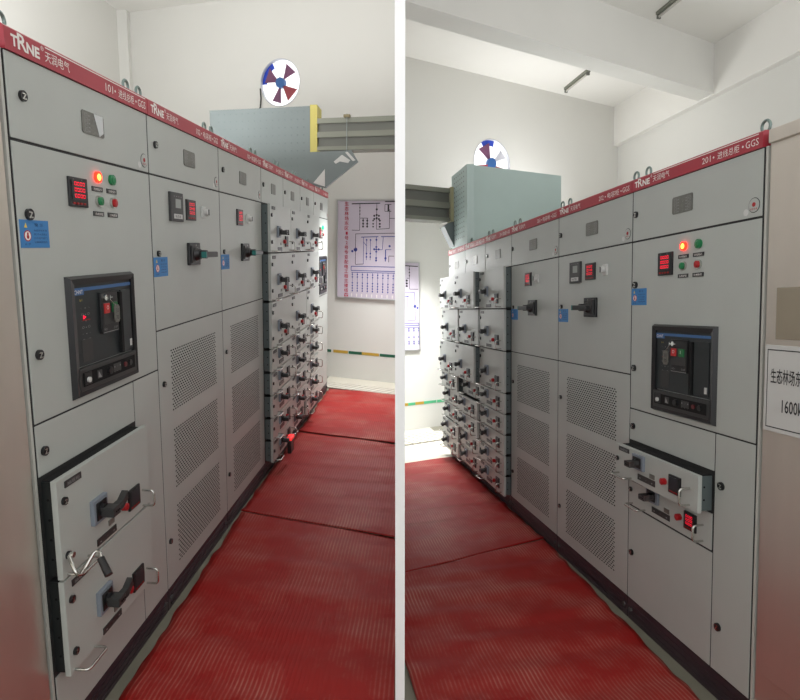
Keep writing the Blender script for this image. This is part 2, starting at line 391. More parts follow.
def breaker(parent, x, z, w, h, flip):
    """air circuit breaker in its bevelled black bezel"""
    b = MB(); f = .031*w/.43; d = .017
    o = [(0, 0), (w, 0), (w, h), (0, h)]; lo = h*.06; i1 = [(f, f*1.1), (w-f*.8, f*1.1), (w-f*.8, h-f*.9), (f, h-f*.9)]
    m1 = [(.008, .008), (w-.008, .008), (w-.008, h-.008), (.008, h-.008)]
    vs = [(p[0], 0, p[1]) for p in o] + [(p[0], -d, p[1]) for p in m1] + [(p[0], -d+.004, p[1]) for p in i1] + [(p[0], .03, p[1]) for p in i1]
    fs = []
    for r in range(3):
        for k in range(4): fs.append((r*4+k, r*4+(k+1) % 4, r*4+4+(k+1) % 4, r*4+4+k))
    b.add(vs, fs, BLACK); B = b.build('circuit_breaker', parent, T(x, 0, z), recalc=False)
    x0, x1, z0, z1 = f, w-f*.8, f*1.1, h-f*.9; W = x1-x0; zs = z0+(z1-z0)*.205
    b = MB(); b.box(x0, x1, .012, .016, zs, z1, FACE)
    b.box(x0, x1, .009, .012, z1-.022, z1-.011, BLUEBAR); b.box(x0, x0+W*.16, .0092, .012, z1-.034, z1-.011, BLUEBAR)
    b.text('CHNT', x0+.004, z1-.030, .018, WTXT, .0086, w=W*.13)
    y = -.004
    sh = 0 if flip else W*.08
    b.box(x0+W*.72+sh*.8, x1-W*.03, .006, .012, zs+.01, z1-.035, FACE, .002)
    b.box(x0+W*.655+sh, x0+W*.70+sh, .0, .012, zs+.004, z1-.04, HOLESHADE, .002)
    b.text('Ir I', x0+W*.1, z1-.055, .012, YEL, .0115)
    for k in range(9):
        b.text('○ ▪ ○' if k % 2 else '▫ ▪ ▫', x0+W*.11, zs+.016+k*.021, .011, GTXT, .0115, w=W*.13)
    b.box(x0+W*.09, x0+W*.26, .0113, .012, zs+.012, zs+.085, BLACK2)
    FP = T(0, -.018, 0)
    b.build('face_plate', B, FP)
    b = MB(); b.quad([(x0+W*.13, .0105, z0+(z1-z0)*.66), (x0+W*.18, .0105, z0+(z1-z0)*.68), (x0+W*.135, .0105, z0+(z1-z0)*.70)], LED)
    b.box(x0+W*.12, x0+W*.24, .0108, .0115, z0+(z1-z0)*.645, z0+(z1-z0)*.655, LEDDIM)
    b.build('trip_indicator', B, FP)
    sh = 0 if flip else W*.08
    b = MB(); px0, px1 = x0+W*.32+sh, x0+W*.62+sh; pz0, pz1 = zs+(z1-zs)*.34, z1-.034
    b.box(px0, px1, -.012, .012, pz0, pz1, BLACK, .004); b.box(px0+.006, px1-.006, -.0145, -.012, pz0+.03, pz1-.035, BLACK2, .001)
    b.text('NO.1', px0+.01, pz0+.01, .012, GTXT, -.0125, w=.02); b.text('S OFF', px1-.035, pz0+.01, .012, GTXT, -.0125, w=.025)
    b.box(px0+.004, px1-.004, -.0128, -.012, pz0+.002, pz0+.004, GTXT)
    b.build('operating_panel', B, T(0, -.004, 0))
    zb = pz0+(pz1-pz0)*.58; hb = (pz1-pz0)*.15
    b = MB(); b.box(px0+.010, px0+.042, -.019, -.013, zb-hb*.6, zb+hb, mat('breaker_red', (190, 44, 44), .4), .001); b.text('O', px0+.02, zb, .02, WTXT, -.0195)
    o1 = b.build('stop_button', B, T(0, -.004, 0)); o1['label'] = 'red square stop button'
    b = MB(); b.box(px1-.046, px1-.014, -.019, -.013, zb-hb*.6, zb+hb, mat('breaker_green', (30, 110, 60), .4), .001); b.text('I', px1-.034, zb, .02, WTXT, -.0195)
    o2 = b.build('start_button', B, T(0, -.004, 0)); o2['label'] = 'green square start button'
    # key and tag
    kx = px0+.02; kz = pz1-.018
    b = MB(); b.cyl((kx, -.012, kz), (0, -1, 0), .010, .008, CHROME, 20); b.box(kx-.0015, kx+.0015, -.034, -.018, kz-.008, kz+.008, CHROME)
    b.box(kx, kx+.03, -.026, -.024, kz-.0015, kz+.0015, CHROME)
    b.build('key', B, T(0, -.004, 0))
    tx = (px1-.05) if not flip else px0-.034
    b = MB(); pts = [(tx+.004, kz-.030), (tx+.028, kz-.030), (tx+.034, kz-.038), (tx+.034, kz-.080), (tx+.027, kz-.090), (tx+.006, kz-.090), (tx, kz-.080), (tx, kz-.038)]
    b.prism(pts, -.026, -.0225, PLATE, 'y'); b.text('50', tx+.008, kz-.056, .02, BLACK, -.0264); b.text('70', tx+.008, kz-.080, .02, BLACK, -.0264)
    b.tube([(kx, -.03, kz), (kx+.4*(tx+.017-kx), -.03, kz-.02), (tx+.017, -.026, kz-.031)], .0012, CHROME, 6)
    b.build('key_tag', B, T(0, -.004, 0))
    # lower strip
    b = MB(); b.box(x0-.006, x1+.004, -.016, .02, z0-.012, zs-.004, BLACK2, .003)
    b.box(x0+.008, x1-.012, -.0185, -.0175, z0+.004, zs-.018, HOLESHADE)
    b.build('lower_panel', B)
    zz = (z0+zs)/2-.006; hh = (zs-z0)
    b = MB(); b.box(x0+.014, x0+.055, -.02, -.018, zz-hh*.3, zz+hh*.3, BLACK); b.cyl((x0+.034, -.02, zz-.004), (0, -1, 0), .009, .006, WHITEP, 14)
    b.build('rack_socket', B)
    b = MB(); b.box(x0+W*.24, x0+W*.32, -.021, -.018, zz-hh*.2, zz+hh*.2, BLACK2); b.quad([(x0+W*.25, -.0215, zz-.01), (x0+W*.31, -.0215, zz-.012), (x0+W*.26, -.0215, zz+.012)], GTXT)
    b.build('position_indicator', B)
    b = MB(); b.cyl((x0+W*.45, -.018, zz), (0, -1, 0), .013, .010, BLACK, 16)
    b.build('selector_knob', B)
    b = MB(); b.box(x0+W*.54, x0+W*.68, -.0188, -.018, zz-hh*.2, zz+hh*.22, BLACK2); b.text('▪▫▪', x0+W*.55, zz-.001, .018, GTXT, -.0192, w=W*.12); b.text('▫▫▫', x0+W*.55, zz-.018, .012, GTXT, -.0192, w=W*.12)
    b.build('scale_label', B)
    b = MB(); b.cyl((x0+W*.76, -.018, zz), (0, -1, 0), .009, .005, mat('dull_red', (96, 30, 34), .5), 14); b.build('push_button', B)
    b = MB(); b.cyl((x0+W*.86, -.018, zz), (0, -1, 0), .011, .005, BLACK, 14); b.build('key_hole', B)
    MB().box(x1-.03, x1-.018, .003, .0058, zs+.02, zs+.045, WHITEP).build('rating_label', B, FP)
    return B

def header_text(s, b, x, zb, zt, w, num, tail, first=False, bright=False):
    h = zt-zb; y = -.0072; k = h
    # two-line logo: T, tall curled R, NE and the registered mark
    b.text('T', x+.026, zb+k*.26, k*.62, WTXT, y, w=.026, bold=.035)
    b.text('R', x+.052, zb+k*.22, k*.92, WTXT, y, w=k*.62, bold=.02)
    b.text('NE', x+.088, zb+k*.22, k*.62, WTXT, y, w=.056, bold=.04)
    b.text('®', x+.150, zb+k*.62, k*.3, WTXT, y)
    b.text('天润电气', x+.168, zb+k*.26, k*.52, WTXT, y, w=.118)
    if first:
        b.quad([(x+.17, y, zt-k*.14), (x+w-.02, y, zt-k*.14), (x+w-.02, y, zt-k*.19), (x+.17, y, zt-k*.19)], WTXT)
    b.text(num, x+w*.615, zb+k*.22, k*.58, WTXT, y, w=w*.06)
    b.cyl((x+w*.695, y+.001, zb+k*.42), (0, -1, 0), .004, .001, WTXT, 8)
    b.text(tail, x+w*.722, zb+k*.22, k*.52, WTXT, y, w=w*.14)
    b.cyl((x+w*.882, y+.001, zb+k*.42), (0, -1, 0), .004, .001, WTXT, 8)
    b.text('GGS', x+w*.90, zb+k*.22, k*.6, WTXT, y, w=w*.075)

def cabinet(s, u0, w, num, tail, label, kinds, group=None, z=None, first=False, eyes=(0, 1)):
    """one switchgear cabinet; origin at its lower left corner seen from the front; kinds tells what fills it"""
    kz = KZ[s]; U = u0 if s == 'L' else u0+w
    top, hb, ud, bt = (2.192, 2.130, 1.906, .103) if s == 'L' else (2.112, 2.055, 1.823, .107)
    C = thing('switchgear_cabinet', label, 'switchgear cabinet', frame(s, U, 0, 0), group)
    b = MB(); b.box(.001, w-.001, .024, .8, bt, top-.004, PAINT); b.box(.0005, w-.0005, .0022, .024, bt, hb, DARK); b.box(.003, w-.003, .03, .1, hb, top-.01, DARK)
    if first:
        xs_ = -.014 if s == 'L' else w+.004
        b.box(xs_, xs_+.010, .002, .5, bt, hb, EDGE)
    b.build('body', C)
    b = MB(); b.box(.002, w-.002, .004, .78, 0, bt-.003, PLINTH, .003)
    for k in range(3): b.box(.03, w-.03, .0, .005, bt*(.18+.24*k), bt*(.24+.24*k), PLINTH)
    for x in (.03, w-.03): b.cyl((x, .004, bt*.5), (0, -1, 0), .011, .008, DARKM, 8)
    b.build('plinth', C)
    b = MB(); b.prism([(-.006, hb), (-.006, top-.006), (.002, top), (.06, top), (.06, hb)], .0022, w-.0022, RED, 'x')
    H = b.build('header_strip', C)
    b = MB(); header_text(s, b, 0, hb, top, w, num, tail, first); b.build('header_lettering', H)
    for x in [(.07 if first and s == 'L' else .045, w-.055)[k] for k in eyes]:
        b = MB(); pts = [(x+.019*math.cos(a), .05, top+.028+.021*math.sin(a)) for a in [2*PI*i/18 for i in range(18)]]
        b.tube(pts, .0052, RINGM, 8, closed=True); b.cyl((x, .05, top-.002), (0, 0, 1), .014, .012, RINGM, 12)
        b.build('lifting_eye', C)
    # upper door
    b = MB(); b.box(.0045, w-.0045, 0, .022, ud+.004, hb-.002, PAINT, .002); Dr = b.build('upper_door', C)
    lock(Dr, .05 if w < .7 else (.062 if s == 'L' else .032), (ud+hb)/2+.008, .0145)
    pw = .13 if w > .7 else .115; px = w*.5-pw/2+.01 if w < .7 or not first else (w*.43 if s == 'L' else .303)
    b = MB(); pz = (ud+hb)/2; b.prism([(.006, -.035), (pw-.006, -.035), (pw, -.029), (pw, .029), (pw-.006, .035), (.006, .035), (0, .029), (0, -.029)], -.003, .001, PLATE, 'y')
    for k in range(5): b.text('□▪ ▫▪□', .014, .018-.012*k, .012, GTXT, -.0033, w=pw*.8)
    npl = b.build('nameplate', Dr, T(px, 0, pz))
    if first and s == 'L':
        b = MB(); b.prism([(pw*.52, .034), (pw*.95, .034), (pw*.95, -.02), (pw*.75, -.034)], -.0042, -.003, MIRROR, 'y'); b.build('nameplate_reflection', Dr, T(px, 0, pz))  # mirror patch added for the bright reflection on the nameplate
    b = MB(); b.cyl((0, .001, 0), (0, -1, 0), .026, .0018, BLACK2, 28); b.cyl((0, -.0008, 0), (0, -1, 0), .0235, .0012, PAINT, 28); b.cyl((0, -.002, .002), (0, -1, 0), .008, .0006, REDBTN, 12)
    b.text('检验合格', -.016, -.016, .008, REDBTN, -.0025, w=.032); b.cyl((-.038, .001, -.02), (0, -1, 0), .012, .0018, WHITEP, 16)
    if w > .7: b.build('inspection_seal', Dr, T(w-.04, 0, ud+.045))
    return C, (top, hb, ud, bt)

def vent_door(C, w, z0, z1):
    b = MB(); b.box(.0045, w-.0045, 0, .022, z0+.003, z1-.003, PAINT, .002); D = b.build('ventilated_door', C)
    H = z1-z0; xa, xb = w*.155, w*.855
    for k in range(3):
        a = z0+H*(.065+.308*k); c = a+H*.243; v = MB(); j = 0; zz = a
        while zz < c-.004:
            x = xa+(.012 if j % 2 else 0)
            while x < xb-.01:
                v.quad([(x, -.0006, zz+.003), (x+.003, -.0006, zz), (x+.013, -.0006, zz), (x+.016, -.0006, zz+.003), (x+.013, -.0006, zz+.0065), (x+.003, -.0006, zz+.0065)], HOLESHADE)  # black pads paint the dark of the slots, nothing is cut
                x += .0235
            zz += .0122; j += 1
        v.build('vent_grille', D, recalc=False)
    lock(D, .045, z1-.2*H, .0125); lock(D, .04, z0+.185*H, .0125)

def switch_door(C, w, z0, z1, kz, multi):
    b = MB(); b.box(.0045, w-.0045, 0, .022, z0+.003, z1-.003, PAINT, .002); D = b.build('switch_door', C)
    if multi:
        b = MB(); b.box(0, .13, -.012, .001, 0, .124*kz, BLACK2, .003); b.box(.045, .1, -.013, -.0115, .058, .096, LCD); b.box(.025, .112, -.0135, -.0115, .012, .032, WHITEP)
        b.text('电容器', .036, .016, .014, BLACK, -.0139, w=.06); b.text('▪ ▪ ▪ ▪', .03, .104, .01, GTXT, -.0125, w=.08)
        b.build('power_meter', C, T(w*.21, 0, 1.730*kz)); mx = w*.435
    else: mx = w*.345
    meter(C, mx, 1.741*kz, .108, .094*kz, True, rows=('0.00', '0.48', '0.00') if multi else ('0.00', '00.8', '0.00'))
    kx = mx+.21
    b = MB(); b.box(-.024, .024, -.010, .001, -.028, .028, WHITEP, .004); b.cyl((0, -.012, 0), (0, -1, 0), .016, .018, WHITEP, 16); b.box(-.004, .004, -.033, -.03, -.014, .014, DARKM)
    b.build('selector_knob', C, T(kx, 0, 1.787*kz))
    # big rotary handle
    hx = w*.515; hz = 1.587*kz
    b = MB(); b.box(-.065, .065, -.014, .001, -.052, .052, BLACK, .004); b.box(-.05, .05, -.02, -.013, -.04, .04, BLACK2, .003)
    b.cyl((0, -.018, 0), (0, -1, 0), .034, .022, BLACK, 20, r2=.024); b.text('O', -.008, .036, .012, WTXT, -.0205)
    b.cyl((0, -.04, 0), (0, -1, 0), .02, .03, BLACK, 14)
    b.box(-.06, .10, -.088, -.058, -.014, .012, BLACK, .005); b.box(-.062, -.046, -.0885, -.066, -.0145, .0125, mat('grip_teal', (30, 110, 105), .4), .002)
    b.build('rotary_handle', C, T(hx, 0, hz))
    lock(D, .048, 1.593*kz, .0125); warning_sticker(D, .004, 1.498*kz, .13, .08*kz)

ROWS = [(1.578, 1.906, 0), (1.25, 1.578, 0), (.922, 1.25, 0), (.758, .922, 1), (.594, .758, 1), (.430, .594, 1), (.266, .430, 1), (.103, .266, 1)]
PROTO = {}
def drawer_cabinet(s, u0, num, label, prot, group):
    w = .6; C, (top, hb, ud, bt) = cabinet(s, u0, w, num, '馈线柜', label, None, group, eyes=() if (s, u0) == ('R', 3.6) else (0, 1)); kz = KZ[s]
    for i, (a, c, sm) in enumerate(ROWS):
        a *= kz; c *= kz
        if s == 'R': a += .003; c += .003
        M = T(.002, -prot[i], a+.002)
        k = (s, sm)
        if k not in PROTO: PROTO[k] = drawer(C, w-.004, c-a-.004, M, bool(sm), tilt=-.35, reach=.62)
        else: dup(PROTO[k], C, M)
    return C

def incoming_cabinet(s):
    w = .8; L = s == 'L'; kz = KZ[s]
    lab = ('nearest grey switchgear cabinet at left, header 101, two tall drawers pulled open' if L else
           'nearest grey switchgear cabinet at right, header 201, one low drawer slid open')
    C, (top, hb, ud, bt) = cabinet(s, 0, w, '101' if L else '201', '进线总柜', lab, None, None, first=True)
    m1 = 1.1125 if L else 1.037
    b = MB(); b.box(.0045, w-.0045, 0, .022, m1+.003, ud-.004, PAINT, .002); D = b.build('main_door', C)
    x0 = .243 if L else .215
    meter(C, x0, 1.746*kz if L else 1.654, .10, .091*kz if L else .098, True, rows=('0000', '0000', '0000'))
    zs = (1.851, 1.773, 1.812, 1.731) if L else (1.766, 1.686, 1.725, 1.646)
    xs = (.414, .505) if L else (.385, .478)
    b = MB(); b.cyl((0, .001, 0), (0, -1, 0), .018, .010, LAMPR, 24); b.cyl((0, -.009, 0), (0, -1, 0), .011, .003, LAMPC, 20, r2=.007)
    b.build('indicator_lamp', C, T(xs[0], 0, zs[0]))['label'] = 'lit red indicator lamp'
    button(C, xs[1], zs[0], .018, GREENBTN, name='indicator_lamp', lab='green indicator lamp', out=.011)
    button(C, xs[0], zs[1], .0165, GREENBTN, CHROME, lab='green push button in a silver ring', out=.015)
    button(C, xs[1], zs[1], .0165, REDBTN, CHROME, lab='red push button in a silver ring', out=.015)
    for i, (x, z, t) in enumerate(((xs[0], zs[2], '合闸指示'), (xs[1], zs[2], '分闸指示'), (xs[0], zs[3], '合闸按钮'), (xs[1], zs[3], '分闸按钮'))):
        label_plate(C, x-.035, z-.008, .064, .0155, t)
    lock(D, .05 if L else .035, 1.711 if L else 1.622, .016); lock(D, .045 if L else .034, 1.314 if L else 1.233, .015)
    warning_sticker(D, .008 if L else .002, 1.619 if L else 1.528, .126 if L else .122, .077)
    if L: breaker(C, .192, 1.137, .415, .393, False)
    else: breaker(C, .188, 1.062, .41, .382, True)
    xn = .585 if L else .595
    b = MB(); b.box(xn+.003, w-.003, 0, .022, bt+.003, m1-.003, PAINT, .002); N = b.build('narrow_door', C)
    if not L: lock(N, .636, .842, .0155); lock(N, .636, .291, .0155)
    zb = .952 if L else .885
    b = MB(); b.box(.003, xn-.003, 0, .022, zb+.003, m1-.003, PAINT, .002); Bd = b.build('blank_panel', C); lock(Bd, .034, (zb+m1)/2-.005, .0145)
    lowz = .30 if L else .568
    b = MB(); b.box(.003, xn-.003, 0, .022, bt+.003, lowz-.003, PAINT, .002); Bl = b.build('lower_door', C)
    if not L: lock(Bl, .036, .342, .0145)
    # black slab that paints the recess shade behind the drawer plates
    b = MB(); b.box(.004, xn-.004, .004, .0235, lowz, zb, HOLESHADE); b.build('recess_shade', C)
    if L:
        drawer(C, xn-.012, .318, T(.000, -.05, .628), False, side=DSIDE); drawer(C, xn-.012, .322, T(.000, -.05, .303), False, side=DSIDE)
    else:
        d1 = drawer(C, .602, .152, T(-.010, -.066, .722), True); d2 = drawer(C, xn-.008, .148, T(.003, -.002, .572), True, lit=True)
    return C

# ------------------------------------------------------------------ rows of cabinets
incoming_cabinet('L'); incoming_cabinet('R')
for s in 'LR':
    room = 'left' if s == 'L' else 'right'; c0 = '10' if s == 'L' else '20'
    for i, u0 in enumerate((.8, 1.6)):
        lab = 'cabinet with %s, rotary handle and perforated door, %s room' % (('dark square meter beside red one' if i == 0 else 'one lone red meter'), room)
        C, (top, hb, ud, bt) = cabinet(s, u0, .8, c0+str(i+2), '电容柜', lab, None, None)
        m2 = (1.274 if s == 'L' else 1.198)
        switch_door(C, .8, m2, ud, KZ[s], i == 0); vent_door(C, .8, bt, m2)
PR = {'L': ([.058]*8, [.058, .056, .054, .056, .055, .055, .054, .03], [.056, .055, .055, .052, .05, .05, .05, .05]),
      'R': ([.058, .056, .056, .056, .056, .056, .056, .056], [.105, .066, .105, .03, .075, .075, .058, .056], [.095, .075, .10, .085, .06, .06, .08, .075])}
place = ('nearest', 'middle', 'farthest')
for s in 'LR':
    room = 'left' if s == 'L' else 'right'
    for i, u0 in enumerate((2.4, 3.0, 3.6)):
        drawer_cabinet(s, u0, ('10' if s == 'L' else '20')+str(i+4), '%s eight-drawer cabinet counting away from the camera, %s room' % (place[i], room), PR[s][i], 'drawer cabinets of the %s room' % room)
# the bus coupler cabinet that ends the left row
C, (top, hb, ud, bt) = cabinet('L', 4.2, .8, '107', '母联柜', 'grey cabinet ending the left row, black breaker above a plain door', None, eyes=(1,))
b = MB(); b.box(.0045, .7955, 0, .022, 1.1125, ud-.004, PAINT, .002); D = b.build('main_door', C); lock(D, .045, 1.35)
b = MB(); b.box(.0045, .7955, 0, .022, bt+.003, 1.109, PAINT, .002); D = b.build('lower_door', C); lock(D, .045, .9)
breaker(C, .24, 1.13, .43, .39, False); meter(C, .27, 1.70, .10, .11, True)
button(C, .46, 1.81, .02, GREENLED, name='indicator_lamp', lab='lit green indicator lamp'); button(C, .46, 1.74, .017, REDBTN, CHROME)
for z in (1.77, 1.70, 1.66): label_plate(C, .40, z, .09, .014, '指示灯')

# transformer enclosures of polished steel before each row
def enclosure(s):
    L = s == 'L'; top = 2.145 if L else 2.105; W = 2.2
    E = thing('transformer_enclosure', ('brushed stainless steel enclosure at the left edge of the view' if L else 'brushed stainless steel enclosure with white sign at the right edge'), 'steel enclosure',
              frame(s, -W-.021 if L else -.021, 0, 0))
    b = MB(); b.box(0, W, .006, 1.3, .0, top-.03, STAIN); b.box(0, W, -.004, .02, .105, .125, STAIN); b.build('body', E)
    b = MB(); b.box(0, W, -.006, 1.3, top-.045, top, STAIN, .004); b.build('top_trim', E)
    for k in range(2):
        x0 = (.012+k*W/2); b = MB(); b.box(x0, x0+W/2-.024, -.002, .006, .24, top-.055, STAIN, .002); b.build('door', E)
    if not L:
        b = MB(); b.box(0, .30, -.010, -.002, 0, .29, WHITEP, .003)
        for a in ((.012, .288, .014, .0175), (.012, .288, .2725, .276), (.012, .0145, .014, .276), (.2855, .288, .014, .276)): b.box(a[0], a[1], -.0106, -.0098, a[2], a[3], BLACK)
        b.text('生态林场东区专变', .028, .168, .052, BLACK, -.0106, w=.20, bold=.012); b.text('1600kVA', .078, .072, .058, BLACK, -.0106, w=.125, bold=.012)
        b.build('sign_plate', E, T(.018, 0, 1.10))
        b = MB(); b.box(0, .3, -.006, 0, 0, .17, mat('beige_plate', (150, 140, 122), .5, noise=.05), .002)
        b.box(.02, .28, -.008, -.005, .02, .15, mat('beige_plate', (150, 140, 122), .5))
        b.build('vent_plate', E, T(.055, 0, 1.41))
    return E
enclosure('L'); enclosure('R')

# crank stuck in the lower lock of the upper open drawer
b = MB()
cp = [(.032, -.050, .702), (.006, -.075, .690), (-.018, -.102, .674), (-.014, -.106, .662), (.0, -.106, .655), (.02, -.11, .668), (.050, -.12, .698), (.056, -.128, .703), (.050, -.14, .699), (.034, -.152, .689)]
b.tube(cp, .0055, CHROME, 10); b.cyl((.032, -.05, .70), (0, -1, 0), .009, .02, CHROME, 12)
o = thing('crank_handle', 'bent chromed crank with black grip hanging from the open drawer in the left room', 'crank', frame('L', 0, 0, 0))
b.build('shaft', o); MB().cyl((.036, -.150, .691), (-.024, -.034, -.036), .011, .06, BLACK, 16, r2=.012).build('grip', o)
# lockout tag hanging at the lowest drawer of the first drawer cabinet
o = thing('padlock', 'black lockout padlock with glowing red cap on the lowest left-room drawer', 'padlock', frame('L', 2.66, 0, 0))
b = MB(); b.box(-.04, .05, -.135, -.105, .10, .20, BLACK, .006); b.build('lock_body', o)
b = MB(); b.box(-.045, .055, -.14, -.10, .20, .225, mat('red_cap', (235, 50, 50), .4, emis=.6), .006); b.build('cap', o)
b = MB(); b.tube(rounded((-.0, -.06, .21), (.03, -.06, .21), (0, -.05, 0), .008), .004, CHROME, 8); b.build('shackle', o)

# ------------------------------------------------------------------ mats
def mat_strip(s, a0, a1, n0, n1, skew, label, seed, lift=.012, e0=0, e1=0):
    """rubber mat from u=a0 to a1; the X axis runs across the aisle, local frame at its near corner"""
    M = frame(s, a0, n0, 0)
    rnd = random.Random(seed); NU, NN = 150, 44; V = []; F = []
    ph = [rnd.random()*6.28 for _ in range(4)]
    for i in range(NU+1):
        t = i/NU
        for j in range(NN+1):
            q = j/NN; n = q*(n1-n0); u = t*(a1-a0) - skew*n
            wv = .0034*math.sin(u*26+ph[0]+1.6*math.sin(n*3+ph[1])) + .0010*math.sin(u*47+ph[2]+n*4) + .0022*math.sin(u*11+ph[3]+n*1.3)
            e = math.exp(-t*(a1-a0)/.05); zz = .012+wv*(.35+.65*min(1, t*4))+lift*e
            edge = (1-q)*(e0+(e1-e0)*t) + ((.004*math.sin(u*15+ph[1])+.003*math.sin(u*37+ph[0])) if q < .001 else 0)
            V.append((SG[s]*u, -(n+edge), zz))
    top = len(V)
    for i in range(NU):
        for j in range(NN):
            a = i*(NN+1)+j; F.append((a, a+1, a+NN+2, a+NN+1))
    rim = [j for j in range(NN+1)] + [i*(NN+1)+NN for i in range(1, NU+1)] + [NU*(NN+1)+j for j in range(NN-1, -1, -1)] + [i*(NN+1) for i in range(NU-1, 0, -1)]
    for k in rim: V.append((V[k][0], V[k][1], max(.001, V[k][2]-.008)))
    n_ = len(rim)
    for k in range(n_): F.append((rim[k], top+k, top+(k+1) % n_, rim[(k+1) % n_]))
    # rotate local axes so that X runs across the aisle (the ribs follow X in the material)
    R2 = Matrix.Rotation(-PI/2, 4, 'Z'); inv = R2.inverted()
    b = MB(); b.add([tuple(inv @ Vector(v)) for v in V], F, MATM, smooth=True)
    o = b.build('rubber_mat', None, M @ R2); clip(o, s, HALF+.004)
    return tag(o, label, 'floor mat', 'ribbed red rubber mats')
mat_strip('L', .0, 1.80, .045, 1.75, .26, 'red ribbed rubber mat nearest the camera in the left room', 1, .004, .012, -.03)
mat_strip('L', 1.812, 3.42, .012, 1.5, .26, 'red ribbed rubber mat between the near and far mats in the left room', 2)
mat_strip('L', 3.43, 5.06, .012, 1.4, .26, 'brightest red ribbed mat at the far end of the left room', 3)
mat_strip('R', .0, 1.79, .03, 1.14, .33, 'red ribbed rubber mat nearest the camera in the right room', 4, .004, .05, -.028)
mat_strip('R', 1.805, 4.05, .006, 1.45, .33, 'red ribbed rubber mat at the far side of the joint in the right room', 5, .004)

# ------------------------------------------------------------------ the rooms
SK = {'L': .30, 'R': .39}; U0 = {'L': 5.70, 'R': 5.57}; NW = {'L': -2.97, 'R': -3.40}; ZC = {'L': 4.52, 'R': 4.55}
for s in 'LR':
    sg = SG[s]; ub = U0[s]; sk = SK[s]; nw = NW[s]; zc = ZC[s]; n2 = 3.2
    def Pn(u, n, z): return (sg*u, -n, z)
    ue = ub-sk*nw
    far = [(-3, nw), (ub-sk*nw, nw), (ub-sk*n2, n2), (-3, n2)]
    def slab(z0, z1, m, a=far):
        b = MB(); vs = [Pn(u, n, z0) for u, n in a] + [Pn(u, n, z1) for u, n in a]
        b.add(vs, [(0,1,2,3), (4,5,6,7), (0,1,5,4), (1,2,6,5), (2,3,7,6), (3,0,4,7)], m); return b
    o = struct(slab(-.1, 0, FLOOR).build('floor', None, RM[s])); clip(o, s)
    ufar = 5.02 if s == 'L' else 3.9
    o = struct(slab(-.02, .003, FARLIT, [(ufar+.15, -.1), (ub+.03, -.1), (ub-sk*n2, n2), (ufar-.3*n2, n2)]).build('floor', None, RM[s])); clip(o, s)  # pale overlay, brightness of the lit far floor painted in
    o = struct(slab(zc, zc+.15, CEIL).build('ceiling', None, RM[s])); clip(o, s)
    # side wall behind the row
    b = MB(); vs = [Pn(-3, nw, 0), Pn(ue, nw, 0), Pn(ue, nw, zc), Pn(-3, nw, zc), Pn(-3, nw-.2, 0), Pn(ue+.1, nw-.2, 0), Pn(ue+.1, nw-.2, zc), Pn(-3, nw-.2, zc)]
    b.add(vs, [(0,1,2,3), (4,5,6,7), (0,1,5,4), (1,2,6,5), (2,3,7,6), (3,0,4,7)], WALL)
    struct(b.build('wall_left' if s == 'L' else 'wall_right', None, RM[s]))
    # back wall with the round fan opening; local frame: X to the right in view
    ox, on = (ub-sk*nw, nw) if s == 'L' else (ub-sk*n2, n2)
    dx, dn = (-sk, 1) if s == 'L' else (sk, -1)
    M = frame(s, ox, on, 0, dx, dn); ln = math.hypot(1, sk); W = (n2-nw)*ln
    fn = -.735 if s == 'L' else -1.07; fz = 3.53 if s == 'L' else 3.44; fr = .272 if s == 'L' else .315
    fx = (fn-nw)*ln if s == 'L' else (n2-fn)*ln
    b = MB(); S = 48; q = .5
    ring = [(fx+fr*math.cos(2*PI*k/S), fz+fr*math.sin(2*PI*k/S)) for k in range(S)]
    def sq(a):
        c, d = math.cos(a), math.sin(a); t = q/max(abs(c), abs(d)); return (fx+t*c, fz+t*d)
    outer = [sq(2*PI*k/S) for k in range(S)]
    for y in (0, .05):
        b.add([(p[0], y, p[1]) for p in ring+outer], [(k, (k+1) % S, S+(k+1) % S, S+k) for k in range(S)], WALL)
        for (xa, xb, za, zb) in ((-.3, fx-q, 0, zc), (fx+q, W, 0, zc), (fx-q, fx+q, 0, fz-q), (fx-q, fx+q, fz+q, zc)):
            b.add([(xa, y, za), (xb, y, za), (xb, y, zb), (xa, y, zb)], [(0, 1, 2, 3)], WALL)
    b.add([(p[0], y, p[1]) for y in (0, .05) for p in ring], [(k, (k+1) % S, S+(k+1) % S, S+k) for k in range(S)], WALL)
    b.add([(-.3, 0, zc), (W, 0, zc), (W, .05, zc), (-.3, .05, zc)], [(0, 1, 2, 3)], WALL)
    o = struct(b.build('wall_back', None, M, recalc=False)); clip(o, s)
    # fan
    F = thing('exhaust_fan', ('wholly visible round exhaust fan with blue ring, left room' if s == 'L' else 'round exhaust fan partly hidden behind the pale duct box in the right room'), 'fan', M @ T(fx, 0, fz))
    def annulus(bb, r0, r1, y0, y1, a0, a1, m, n=24):
        vs = []
        for k in range(n+1):
            a = a0+(a1-a0)*k/n
            for r, y in ((r0, y0), (r1, y0), (r1, y1), (r0, y1)): vs.append((r*math.cos(a), y, r*math.sin(a)))
        fs = [(k*4+j, k*4+(j+1) % 4, k*4+4+(j+1) % 4, k*4+4+j) for k in range(n) for j in range(4)]
        bb.add(vs, fs+[(0,1,2,3), (n*4, n*4+1, n*4+2, n*4+3)], m)
    b = MB(); annulus(b, fr-.008, fr-.001, -.004, .045, 0, 2*PI, mat('fan_rim', (196, 198, 204), .5), 48); b.build('rim', F)
    b = MB(); annulus(b, fr*.74, fr-.010, .035, .045, math.radians(118 if s == 'L' else 78), math.radians(180 if s == 'L' else 120), BLUEF)
    b.build('guard_ring', F)
    b = MB(); b.cyl((0, -.006, 0), (0, 1, 0), fr*.22, .05, mat('fan_hub', (52, 98, 160), .4), 24); b.build('hub', F)
